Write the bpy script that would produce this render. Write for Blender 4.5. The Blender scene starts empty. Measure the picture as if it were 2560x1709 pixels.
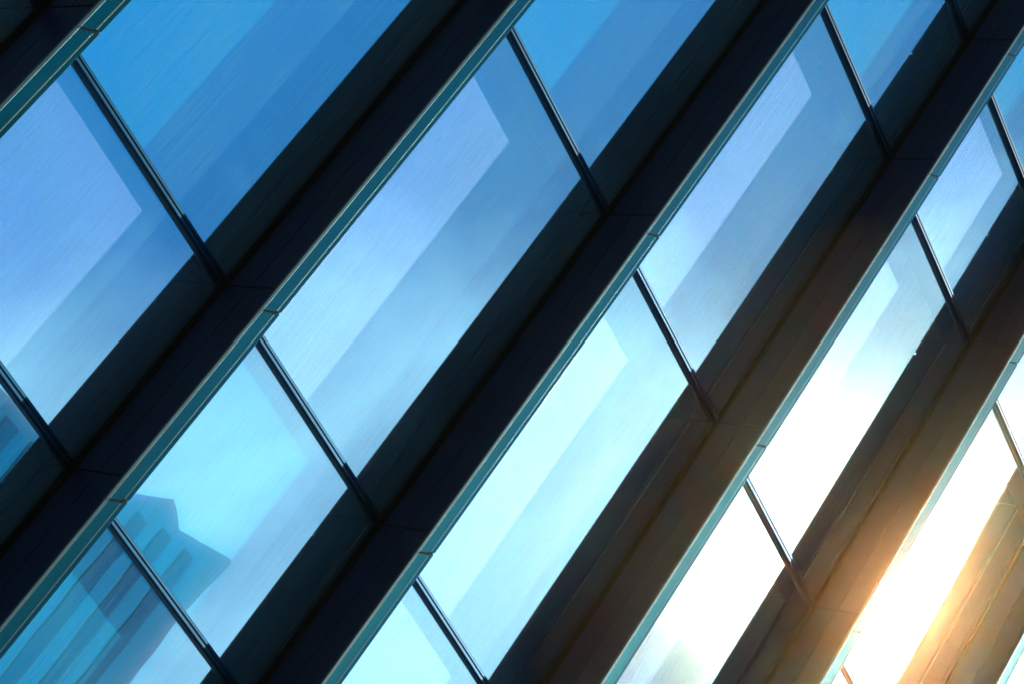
import bpy, bmesh, math, random
from mathutils import Vector, Matrix
random.seed(7)
C = bpy.context.scene.collection
sc = bpy.context.scene

# ------------------------------------------------------------------ sizes (metres)
S = 3.4                       # storey height
Z0 = 10.12                    # level of the soffit numbered 0 above the ground
DEPTH = 0.757                 # how far each ledge stands out from the glass
TRIM = 0.21                   # height of the ledge's fascia
GX = [-1.21, -2.656, -3.385, -4.823, -6.280, -7.016, -8.45, -9.90]   # mullion lines, in storeys
GX = [g * S for g in GX]
K0, K1 = -1, 6                # soffits built
def zk(k): return Z0 + S * k

# ------------------------------------------------------------------ helpers
def obj(name, bm, mat, parent=None, smooth=False):
    me = bpy.data.meshes.new(name)
    bmesh.ops.recalc_face_normals(bm, faces=bm.faces[:])
    bm.to_mesh(me); bm.free()
    if smooth:
        for p in me.polygons: p.use_smooth = True
    o = bpy.data.objects.new(name, me); C.objects.link(o)
    for m in (mat if isinstance(mat, (list, tuple)) else [mat]): me.materials.append(m)
    if parent: o.parent = parent
    return o

def box(bm, x0, x1, y0, y1, z0, z1, mi=0):
    v = [bm.verts.new(p) for p in ((x0,y0,z0),(x1,y0,z0),(x1,y1,z0),(x0,y1,z0),(x0,y0,z1),(x1,y0,z1),(x1,y1,z1),(x0,y1,z1))]
    fs = [bm.faces.new([v[i] for i in q]) for q in ((0,3,2,1),(4,5,6,7),(0,1,5,4),(1,2,6,5),(2,3,7,6),(3,0,4,7))]
    for f in fs: f.material_index = mi
    return fs

def skew(z): return .29 - .17 * z / TRIM      # the fascia panels are cut on the slant
def prism_x(bm, prof, x0, x1, mi=0):          # closed (y,z) profile swept along x
    a = [bm.verts.new((x0 + skew(z), y, z)) for y, z in prof]; b = [bm.verts.new((x1 + skew(z), y, z)) for y, z in prof]
    n = len(prof)
    fs = [bm.faces.new(a), bm.faces.new(b[::-1])]
    for i in range(n): fs.append(bm.faces.new((a[i], b[i], b[(i+1) % n], a[(i+1) % n])))
    for f in fs: f.material_index = mi

def prism_z(bm, prof, z0, z1, mi=0):          # closed (x,y) profile swept along z
    a = [bm.verts.new((x, y, z0)) for x, y in prof]; b = [bm.verts.new((x, y, z1)) for x, y in prof]
    n = len(prof)
    fs = [bm.faces.new(a), bm.faces.new(b[::-1])]
    for i in range(n): fs.append(bm.faces.new((a[i], b[i], b[(i+1) % n], a[(i+1) % n])))
    for f in fs: f.material_index = mi

def prism_y(bm, prof, y0, y1, mi=0):          # closed (x,z) profile swept along y
    a = [bm.verts.new((x, y0, z)) for x, z in prof]; b = [bm.verts.new((x, y1, z)) for x, z in prof]
    n = len(prof)
    fs = [bm.faces.new(a), bm.faces.new(b[::-1])]
    for i in range(n): fs.append(bm.faces.new((a[i], b[i], b[(i+1) % n], a[(i+1) % n])))
    for f in fs: f.material_index = mi

def copy(o, parent, loc=None):
    c = o.copy(); C.objects.link(c); c.parent = parent
    if loc is not None: c.location = loc
    return c

# ------------------------------------------------------------------ materials
def newmat(name):
    m = bpy.data.materials.new(name); m.use_nodes = True
    nt = m.node_tree; nt.nodes.clear()
    out = nt.nodes.new('ShaderNodeOutputMaterial')
    return m, nt, out
class N:
    def __init__(s, nt): s.nt = nt
    def new(s, t, **kw):
        n = s.nt.nodes.new('ShaderNode' + t)
        for k, v in kw.items():
            if k in n.bl_rna.properties and k not in ('inputs',): setattr(n, k, v)
            else: n.inputs[k].default_value = v
        return n
    def link(s, a, b): s.nt.links.new(a, b)
    def pos(s, scale):
        g = s.new('NewGeometry'); m = s.new('Mapping'); m.inputs['Scale'].default_value = scale
        s.link(g.outputs['Position'], m.inputs['Vector']); return m.outputs['Vector']
    def noise(s, vec, scale, detail=4.0, rough=0.55, dist=0.0):
        n = s.new('TexNoise'); n.inputs['Scale'].default_value = scale; n.inputs['Detail'].default_value = detail
        n.inputs['Roughness'].default_value = rough; n.inputs['Distortion'].default_value = dist
        s.link(vec, n.inputs['Vector']); return n.outputs['Fac']
    def ramp(s, fac, stops):
        r = s.new('ValToRGB'); e = r.color_ramp.elements
        while len(e) < len(stops): e.new(0.5)
        for i, (p, c) in enumerate(stops):
            e[i].position = p; e[i].color = c if len(c) == 4 else (*c, 1)
        s.link(fac, r.inputs['Fac']); return r.outputs['Color']
    def map(s, fac, a, b, c, d):
        m = s.new('MapRange'); m.inputs[1].default_value = a; m.inputs[2].default_value = b
        m.inputs[3].default_value = c; m.inputs[4].default_value = d
        s.link(fac, m.inputs[0]); return m.outputs[0]
    def math(s, op, a, b):
        m = s.new('Math', operation=op)
        for i, v in enumerate((a, b)):
            if isinstance(v, (int, float)): m.inputs[i].default_value = v
            else: s.link(v, m.inputs[i])
        return m.outputs[0]
    def mix(s, f, a, b):
        m = s.new('MixShader')
        if isinstance(f, (int, float)): m.inputs[0].default_value = f
        else: s.link(f, m.inputs[0])
        s.link(a, m.inputs[1]); s.link(b, m.inputs[2]); return m.outputs[0]
    def add(s, a, b):
        m = s.new('AddShader'); s.link(a, m.inputs[0]); s.link(b, m.inputs[1]); return m.outputs[0]

def principled(name, col, rough, metal=0.0, spec=0.5, var=0.0, vscale=(3, 3, 3), bump=0.0):
    m, nt, out = newmat(name); n = N(nt)
    p = n.new('BsdfPrincipled')
    p.inputs['Roughness'].default_value = rough; p.inputs['Metallic'].default_value = metal
    p.inputs['Specular IOR Level'].default_value = spec
    nz = n.noise(n.pos(vscale), 1.0, 6.0, 0.6)
    lo = [max(0, c * (1 - var)) for c in col]; hi = [min(1, c * (1 + var)) for c in col]
    n.link(n.ramp(nz, [(0.3, lo), (0.7, hi)]), p.inputs['Base Color'])
    if bump:
        b = n.new('Bump'); b.inputs['Strength'].default_value = bump; b.inputs['Distance'].default_value = 0.01
        n.link(n.noise(n.pos([v * 4 for v in vscale]), 1.0, 5.0), b.inputs['Height']); n.link(b.outputs[0], p.inputs['Normal'])
    n.link(p.outputs[0], out.inputs['Surface'])
    return m

GLASS_TINT = (0.10, 0.65, 1.0, 1)
def glass_material():
    m, nt, out = newmat('tinted_mirror_glass'); n = N(nt)
    # very slight waviness of the panes
    bump = n.new('Bump'); bump.inputs['Strength'].default_value = 0.02; bump.inputs['Distance'].default_value = 0.02
    n.link(n.noise(n.pos((0.5, 1, 1.4)), 1.0, 2.0), bump.inputs['Height'])
    mir = n.new('BsdfGlossy', distribution='GGX'); mir.inputs['Roughness'].default_value = 0.007
    mir.inputs['Color'].default_value = GLASS_TINT; n.link(bump.outputs[0], mir.inputs['Normal'])
    # dust film: brushed streaks left by the cleaning, running along the pane
    streak = n.noise(n.pos((0.9, 1, 34)), 1.0, 8.0, 0.62, 0.4)
    fine = n.noise(n.pos((5, 1, 90)), 1.0, 6.0, 0.7)
    patch = n.noise(n.pos((0.55, 1, 0.55)), 1.0, 5.0, 0.6, 0.6)
    speck = n.noise(n.pos((60, 1, 60)), 1.0, 2.0, 0.5)
    s1 = n.map(streak, 0.35, 0.75, 0.35, 1.9)
    s2 = n.map(fine, 0.3, 0.7, 0.8, 1.2)
    s3 = n.map(patch, 0.35, 0.65, 0.5, 1.5)
    dust = n.math('MULTIPLY', n.math('MULTIPLY', s1, s2), s3)
    scratch = n.noise(n.pos((1.6, 1, 26)), 1.0, 3.0, 0.5, 0.2)
    dust = n.math('ADD', dust, n.map(scratch, 0.62, 0.78, 0.0, 1.8))
    dust = n.math('ADD', dust, n.map(speck, 0.70, 0.75, 0.0, 2.5))
    dif = n.new('BsdfDiffuse'); dif.inputs['Color'].default_value = (0.10, 0.34, 0.44, 1)
    halo = n.new('BsdfGlossy', distribution='GGX'); halo.inputs['Roughness'].default_value = 0.055
    halo.inputs['Color'].default_value = (1.0, 0.78, 0.58, 1)
    clear = n.new('BsdfTransparent'); clear.inputs['Color'].default_value = (0.78, 0.84, 1.0, 1)
    body = n.mix(0.46, clear.outputs[0], mir.outputs[0])
    body = n.mix(n.math('MULTIPLY', dust, 0.085), body, dif.outputs[0])
    body = n.mix(0.11, body, halo.outputs[0])
    n.link(body, out.inputs['Surface'])
    return m

M = {}
M['glass'] = glass_material()
M['blind'] = principled('blind_satin_pale', (0.80, 1.0, 0.94), 0.50, metal=0.93, var=0.06, vscale=(2, 2, 60))
M['blind_teal_falloff'] = principled('blind_satin_light_falloff', (0.005, 0.60, 0.60), 0.50, metal=0.93, var=0.08, vscale=(2, 2, 60))
M['soffit'] = principled('soffit_panel_dark', (0.002, 0.009, 0.048), 0.45, spec=0.13, var=0.35, vscale=(1.2, 2.2, 1))
M['gap'] = principled('shadow_gap_black', (0.004, 0.004, 0.005), 0.8, spec=0.1)
M['fascia'] = principled('fascia_teal_metal', (0.003, 0.085, 0.118), 0.265, metal=1.0, var=0.12, vscale=(0.8, 2, 3), bump=0.02)
M['bead'] = principled('polished_bead', (0.14, 0.24, 0.29), 0.27, metal=0.9, var=0.08, vscale=(2, 5, 5))
M['lip'] = principled('drip_edge_grey', (0.03, 0.07, 0.10), 0.42, metal=0.8, var=0.2, vscale=(3, 8, 8))
M['mullion'] = principled('mullion_anodised', (0.001, 0.020, 0.052), 0.42, metal=1.0, var=0.25, vscale=(4, 4, 2))
M['groove'] = principled('mullion_gasket', (0.005, 0.006, 0.009), 0.6, spec=0.2, var=0.4, vscale=(4, 4, 30))
M['slab'] = principled('dark_concrete', (0.05, 0.05, 0.055), 0.9, var=0.2)
M['paving'] = principled('paving', (0.030, 0.034, 0.045), 0.85, var=0.25, vscale=(0.3, 0.3, 0.3))
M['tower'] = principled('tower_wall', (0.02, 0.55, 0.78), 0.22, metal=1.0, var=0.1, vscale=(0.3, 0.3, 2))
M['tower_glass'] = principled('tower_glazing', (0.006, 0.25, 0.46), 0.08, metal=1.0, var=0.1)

# ------------------------------------------------------------------ ground
bm = bmesh.new()
R = 3000
bm.faces.new([bm.verts.new(p) for p in ((-R, -R, 0), (R, -R, 0), (R, R, 0), (-R, R, 0))])
g = obj('ground', bm, M['paving']); g['kind'] = 'structure'

# ------------------------------------------------------------------ the glass building
B = bpy.data.objects.new('glass_office_building', None); C.objects.link(B)
B.location = (GX[3], 0, 0)
B['label'] = 'blue glass office building with dark overhanging ledges and teal metal edges at every storey'
B['category'] = 'building'
OFF = Vector((-GX[3], 0, 0))
def part(name, bm, mat, parent=B, off=True, **kw):
    o = obj(name, bm, mat, parent, **kw)
    if off: o.location = OFF
    return o
XL, XR = GX[-1], GX[0]                        # -x end, +x end

# profile pieces of one fascia, y measured from the glass, z from the soffit
D, T = DEPTH, TRIM
face_prof = [(-D+.024, .036), (-D+.016, .046), (-D+.0115, .075), (-D+.006, .110), (-D+.001, .140), (-D, .146), (-D+.05, .146), (-D+.05, .036)]
bead_prof = [(-D+.002, .148), (-D+.000, .149), (-D-.003, .160), (-D-.002, .162), (-D+.03, .162), (-D+.03, .148)]
cap_prof = [(-D+.003, .164), (-D+.0015, .167), (-D-.006, .204), (-D-.001, .210), (-D+.05, .210), (-D+.05, .164)]
lip_prof = [(-D+.006, -.006), (-D+.003, .000), (-D-.002, .026), (-D+.002, .032), (-D+.035, .032), (-D+.035, -.006)]

def gapped(i, g):                             # x-range of bay i less half a joint at both ends
    return GX[i+1] + g, GX[i] - g

fascia_src, lip_src, bead_src, cap_src, soff_src = {}, {}, {}, {}, {}
for k in range(K0, K1 + 1):
    z = zk(k)
    bm = bmesh.new()
    box(bm, XL, XR, -D + .055, -0.02, .012, T - .012)
    for gx in GX[1:-1]:                       # black backing strips behind the joints of the fascia
        prism_x(bm, [(-D+.036, .030), (-D+.012, .146), (-D+.008, .204), (-D+.052, .204), (-D+.052, .030)], gx - .0125, gx + .0125)
    ledge = part('ledge', bm, M['gap']); ledge.location = OFF + Vector((0, 0, z))
    for i in range(len(GX) - 1):
        x0, x1 = gapped(i, .013)
        if i not in fascia_src:
            b1 = bmesh.new(); prism_x(b1, face_prof, x0, x1)
            fascia_src[i] = obj('fascia_panel', b1, M['fascia'], ledge)
            b2 = bmesh.new(); prism_x(b2, bead_prof, x0 + .012, x1 - .012)
            bead_src[i] = obj('edge_bead', b2, M['bead'], ledge)
            b3 = bmesh.new(); prism_x(b3, cap_prof, x0, x1)
            cap_src[i] = obj('cap_flashing', b3, M['fascia'], ledge)
            b4 = bmesh.new(); prism_x(b4, lip_prof, x0 - .009, x1 + .009)
            lip_src[i] = obj('drip_edge', b4, M['lip'], ledge)
            b5 = bmesh.new(); box(b5, x0, x1, -D*0.52 + .004, -0.075, 0, .011)
            b6 = bmesh.new(); box(b6, x0, x1, -D + .036, -D*0.52 - .004, 0, .011)
            soff_src[i] = (obj('soffit_panel', b5, M['soffit'], ledge), obj('soffit_panel', b6, M['soffit'], ledge))
        else:
            for s in (fascia_src, bead_src, cap_src, lip_src): copy(s[i], ledge)
            for s in soff_src[i]: copy(s, ledge)
    bm = bmesh.new(); box(bm, XL, XR, -.020, .06, -.045, .05)
    obj('head_channel', bm, M['gap'], ledge)

# panes with their blinds
def pane_src(i):
    x0, x1 = GX[i+1], GX[i]
    bm = bmesh.new()
    box(bm, x0 + .02, x1 - .02, 0, .006, T - .10, S - .045)
    return bm
def blind_src(i):
    x0, x1 = GX[i+1], GX[i]
    bm = bmesh.new()
    box(bm, x0 + .055, x1 - .055, 0, .003, .0, S - .06)
    return bm
psrc, bsrc = {}, {}
TEAL_FALLOFF = {0: (2, 3, 4, 5, 6), 1: (0, 1, 3, 4, 5, 6), 2: (4, 5, 6), 3: (5, 6)}  # blind colour stands in for sun and cloud light fading across the panes
for k in range(K0, K1):
    for i in range(len(GX) - 1):
        loc = OFF + Vector((0, 0, zk(k)))
        if i not in psrc:
            p = obj('window', pane_src(i), M['glass'], B); psrc[i] = p
            b = obj('roller_blind', blind_src(i), M['blind'], p); bsrc[i] = b
        else:
            p = copy(psrc[i], B); b = copy(bsrc[i], p)
        p.location = loc
        p.rotation_euler.x = math.radians(random.uniform(-.1, .1))
        wide = GX[i] - GX[i+1] > 3
        b.location = (0, 0.365 if wide else 0.125, 0)
        if i in TEAL_FALLOFF.get(k, ()):
            b.material_slots[0].link = 'OBJECT'; b.material_slots[0].material = M['blind_teal_falloff']
            b['label'] = 'roller blind toned teal where sun and cloud light fade'

# mullions
def mullion_bm():
    bm = bmesh.new()
    w, d, gw = .050, .062, .010
    prism_z(bm, [(-w, -.0005), (-w, -.034), (-w+.008, -d+.006), (-w+.014, -d), (-gw, -d), (-gw, -d+.022), (gw, -d+.022), (gw, -d), (w-.014, -d), (w-.008, -d+.006), (w, -.034), (w, -.0005)], T - .10, S - .045)
    box(bm, -.05, .05, .0065, .40, T - .10, S - .045)
    return bm
msrc = None
for k in range(K0, K1):
    for gx in GX:
        if msrc is None:
            m = msrc = obj('mullion', mullion_bm(), M['mullion'], B)
            bm = bmesh.new(); box(bm, -.0095, .0095, -.046, -.0405, T - .10, S - .05)
            gsrc = obj('gasket', bm, M['groove'], m)
        else:
            m = copy(msrc, B); copy(gsrc, m)
        m.location = OFF + Vector((gx, 0, zk(k)))

# what stands behind the glass
for k in range(K0, K1 + 1):
    bm = bmesh.new(); box(bm, XL, XR, .065, 6.0, .02, .32)
    o = part('floor_slab', bm, M['slab']); o.location = OFF + Vector((0, 0, zk(k)))
bm = bmesh.new(); box(bm, XL, XR, 6.0, 6.3, 0, zk(K1) + .5); part('back_wall', bm, M['slab'])
bm = bmesh.new()
box(bm, XL - .3, XL, .0, 6.3, 0, zk(K1) + .5); part('side_wall', bm, M['slab'])
bm = bmesh.new()
box(bm, XR, XR + .3, .0, 6.3, 0, zk(K1) + .5); part('side_wall', bm, M['slab'])
bm = bmesh.new(); box(bm, XL, XR, .0, 5.9, 0, zk(K0) - .05); part('base_storey', bm, M['slab'])

# ------------------------------------------------------------------ towers across the street (seen in the glass)
def tower(name, prof, y, depth, label, top, deck=None):
    bm = bmesh.new(); prism_y(bm, prof, y - depth, y)
    if deck: prism_y(bm, deck, y - 2.5, y + .4)
    e = bpy.data.objects.new(name, None); C.objects.link(e)
    e.location = (sum(p[0] for p in prof)/len(prof), y - depth/2, 0)
    e['label'] = label; e['category'] = 'building'
    w = obj('wall', bm, M['tower'], e); w.location = -e.location
    bm = bmesh.new()
    xr = max(p[0] for p in prof)
    z = 4.0
    while z < top:
        # the profile's left edge over the height of the band
        xl, n = None, len(prof)
        for zz in (z, z + .3, z + .6):
            xs = []
            for a in range(n):
                p, q = prof[a], prof[(a+1) % n]
                if min(p[1], q[1]) <= zz <= max(p[1], q[1]) and abs(p[1]-q[1]) > .01:
                    xs.append(p[0] + (q[0]-p[0]) * (zz - p[1]) / (q[1]-p[1]))
            if xs: xl = min(xs) if xl is None else max(xl, min(xs))
        if xl is not None: box(bm, xl + .5, xr - .8, y + .003, y + .05, z, z + .6)
        z += 1.25
    s = obj('window_band', bm, M['tower_glass'], e); s.location = -e.location
    return e
tower('office_tower', [(-8, 0), (-30.6, 0), (-30.8, 36), (-31.3, 39.7), (-31.5, 41.5), (-32.57, 45.94), (-33.96, 47.4), (-33.48, 48.41), (-33.57, 48.61), (-34.42, 50.85), (-34.36, 51.02), (-31.88, 50.65), (-29.2, 50.73), (-8, 50.8)],
      -45, 14, 'grey office tower with ribbed face, mirrored as a stepped teal silhouette at lower left', 50)
tower('office_tower', [(-8, 0), (-27, 0), (-27, 94.9), (-8, 94.9)],
      -62, 14, 'tall tower with jutting roof deck, mirrored at the bottom edge right of centre', 86,
      deck=[(-10, 89.0), (-58.22, 89.64), (-62.15, 89.23), (-62.99, 90.61), (-63.14, 91.67), (-63.33, 94.26), (-62.36, 94.52), (-10, 95.2)])

# ------------------------------------------------------------------ sun, sky
SUN = Vector((-0.5147, -0.5216, 0.6805)).normalized()
elev = math.asin(SUN.z); az = math.atan2(SUN.x, SUN.y)      # azimuth from +Y towards +X
L = bpy.data.lights.new('sun', 'SUN'); L.energy = 5.0; L.angle = math.radians(0.5); L.color = (1.0, 0.82, 0.58)
lo = bpy.data.objects.new('sun', L); C.objects.link(lo)
lo.rotation_euler = SUN.to_track_quat('Z', 'Y').to_euler(); lo.location = SUN * 200

CLOUD = (1, 5, 2)
W = bpy.data.worlds.new('World'); sc.world = W; W.use_nodes = True
nt = W.node_tree; nt.nodes.clear(); n = N(nt)
out = nt.nodes.new('ShaderNodeOutputWorld')
sky = nt.nodes.new('ShaderNodeTexSky'); sky.sky_type = 'NISHITA'; sky.sun_disc = False
sky.sun_elevation = elev; sky.sun_rotation = az
sky.air_density = 1.0; sky.dust_density = 0.1; sky.ozone_density = 3.0
bg = nt.nodes.new('ShaderNodeBackground'); bg.inputs['Strength'].default_value = 0.135
tc = nt.nodes.new('ShaderNodeTexCoord')
mp = nt.nodes.new('ShaderNodeMapping'); mp.inputs['Scale'].default_value = (1, 1, 1.6); mp.inputs['Location'].default_value = CLOUD
nt.links.new(tc.outputs['Generated'], mp.inputs['Vector'])
cl = n.noise(mp.outputs['Vector'], 5.2, 6.0, 0.52, 0.3)
# a bank of bright cloud, thickening towards the upper right of the sky; warm near the sun
dotn = nt.nodes.new('ShaderNodeVectorMath'); dotn.operation = 'DOT_PRODUCT'
nt.links.new(tc.outputs['Generated'], dotn.inputs[0]); dotn.inputs[1].default_value = (0.69, 0.067, 0.72)
mask = n.map(n.math('ADD', cl, n.map(dotn.outputs['Value'], -0.13, 0.13, -0.22, 0.20)), 0.39, 0.62, 0.0, 0.85)
dsun = nt.nodes.new('ShaderNodeVectorMath'); dsun.operation = 'DOT_PRODUCT'
nt.links.new(tc.outputs['Generated'], dsun.inputs[0]); dsun.inputs[1].default_value = SUN
lev = n.map(dsun.outputs['Value'], 0.84, 1.0, 3.4, 7.6)
sat = nt.nodes.new('ShaderNodeHueSaturation'); sat.inputs['Saturation'].default_value = 2.2; sat.inputs["Value"].default_value = 0.46
blue = nt.nodes.new('ShaderNodeVectorMath'); blue.operation = 'MULTIPLY'; blue.inputs[1].default_value = (0.18, 0.96, 1.14)
nt.links.new(sky.outputs[0], blue.inputs[0]); nt.links.new(blue.outputs[0], sat.inputs['Color'])
hsv = nt.nodes.new('ShaderNodeVectorMath'); hsv.operation = 'SCALE'; hsv.inputs[0].default_value = (1.02, 1.08, 1.10)
nt.links.new(lev, hsv.inputs['Scale'])
mx = nt.nodes.new('ShaderNodeMix'); mx.data_type = 'RGBA'
nt.links.new(mask, mx.inputs[0]); nt.links.new(sat.outputs[0], mx.inputs[6]); nt.links.new(hsv.outputs[0], mx.inputs[7])
nt.links.new(mx.outputs[2], bg.inputs['Color']); nt.links.new(bg.outputs[0], out.inputs['Surface'])

# ------------------------------------------------------------------ the air, a volume added for a warm glow round the sun
m, hnt, hout = newmat('glow_haze_air'); hn = N(hnt)
pv = hnt.nodes.new('ShaderNodeVolumePrincipled')
pv.inputs['Color'].default_value = (0.88, 0.56, 0.33, 1); pv.inputs['Density'].default_value = 0.0007; pv.inputs['Anisotropy'].default_value = 0.98  # orange scatter colour puts the warm glare into the volume
hnt.links.new(pv.outputs[0], hout.inputs['Volume'])
bm = bmesh.new(); box(bm, -3100, 3100, -3100, 3100, -1, 97)
hz = obj('glow_haze', bm, m); hz['kind'] = 'stuff'

# ------------------------------------------------------------------ camera
cam = bpy.data.cameras.new('camera'); co = bpy.data.objects.new('camera', cam); C.objects.link(co)
r = Vector((-0.50781207, -0.75470731, 0.41538389)); dn = Vector((0.68963043, -0.06717104, 0.72103948)); fw = Vector((-0.51627200, 0.65261392, 0.55457939))
mt = Matrix((( r.x, -dn.x, -fw.x, 0), (r.y, -dn.y, -fw.y, -18.0322), (r.z, -dn.z, -fw.z, Z0 - 8.5215), (0, 0, 0, 1)))
co.matrix_world = mt
cam.sensor_fit = 'HORIZONTAL'; cam.sensor_width = 36; cam.lens = 36 * 6238.38 / 2560
cam.clip_end = 5000; cam.clip_start = 0.1
sc.camera = co

sc.view_settings.view_transform = 'Standard'; sc.view_settings.look = 'None'
sc.view_settings.exposure = 1.04; sc.view_settings.gamma = 1
sc.cycles.use_denoising = True
sc.cycles.use_guiding = True; sc.cycles.use_volume_guiding = True
sc.cycles.volume_bounces = 3; sc.cycles.sample_clamp_indirect = 80; sc.cycles.max_bounces = 10; sc.cycles.transparent_max_bounces = 16
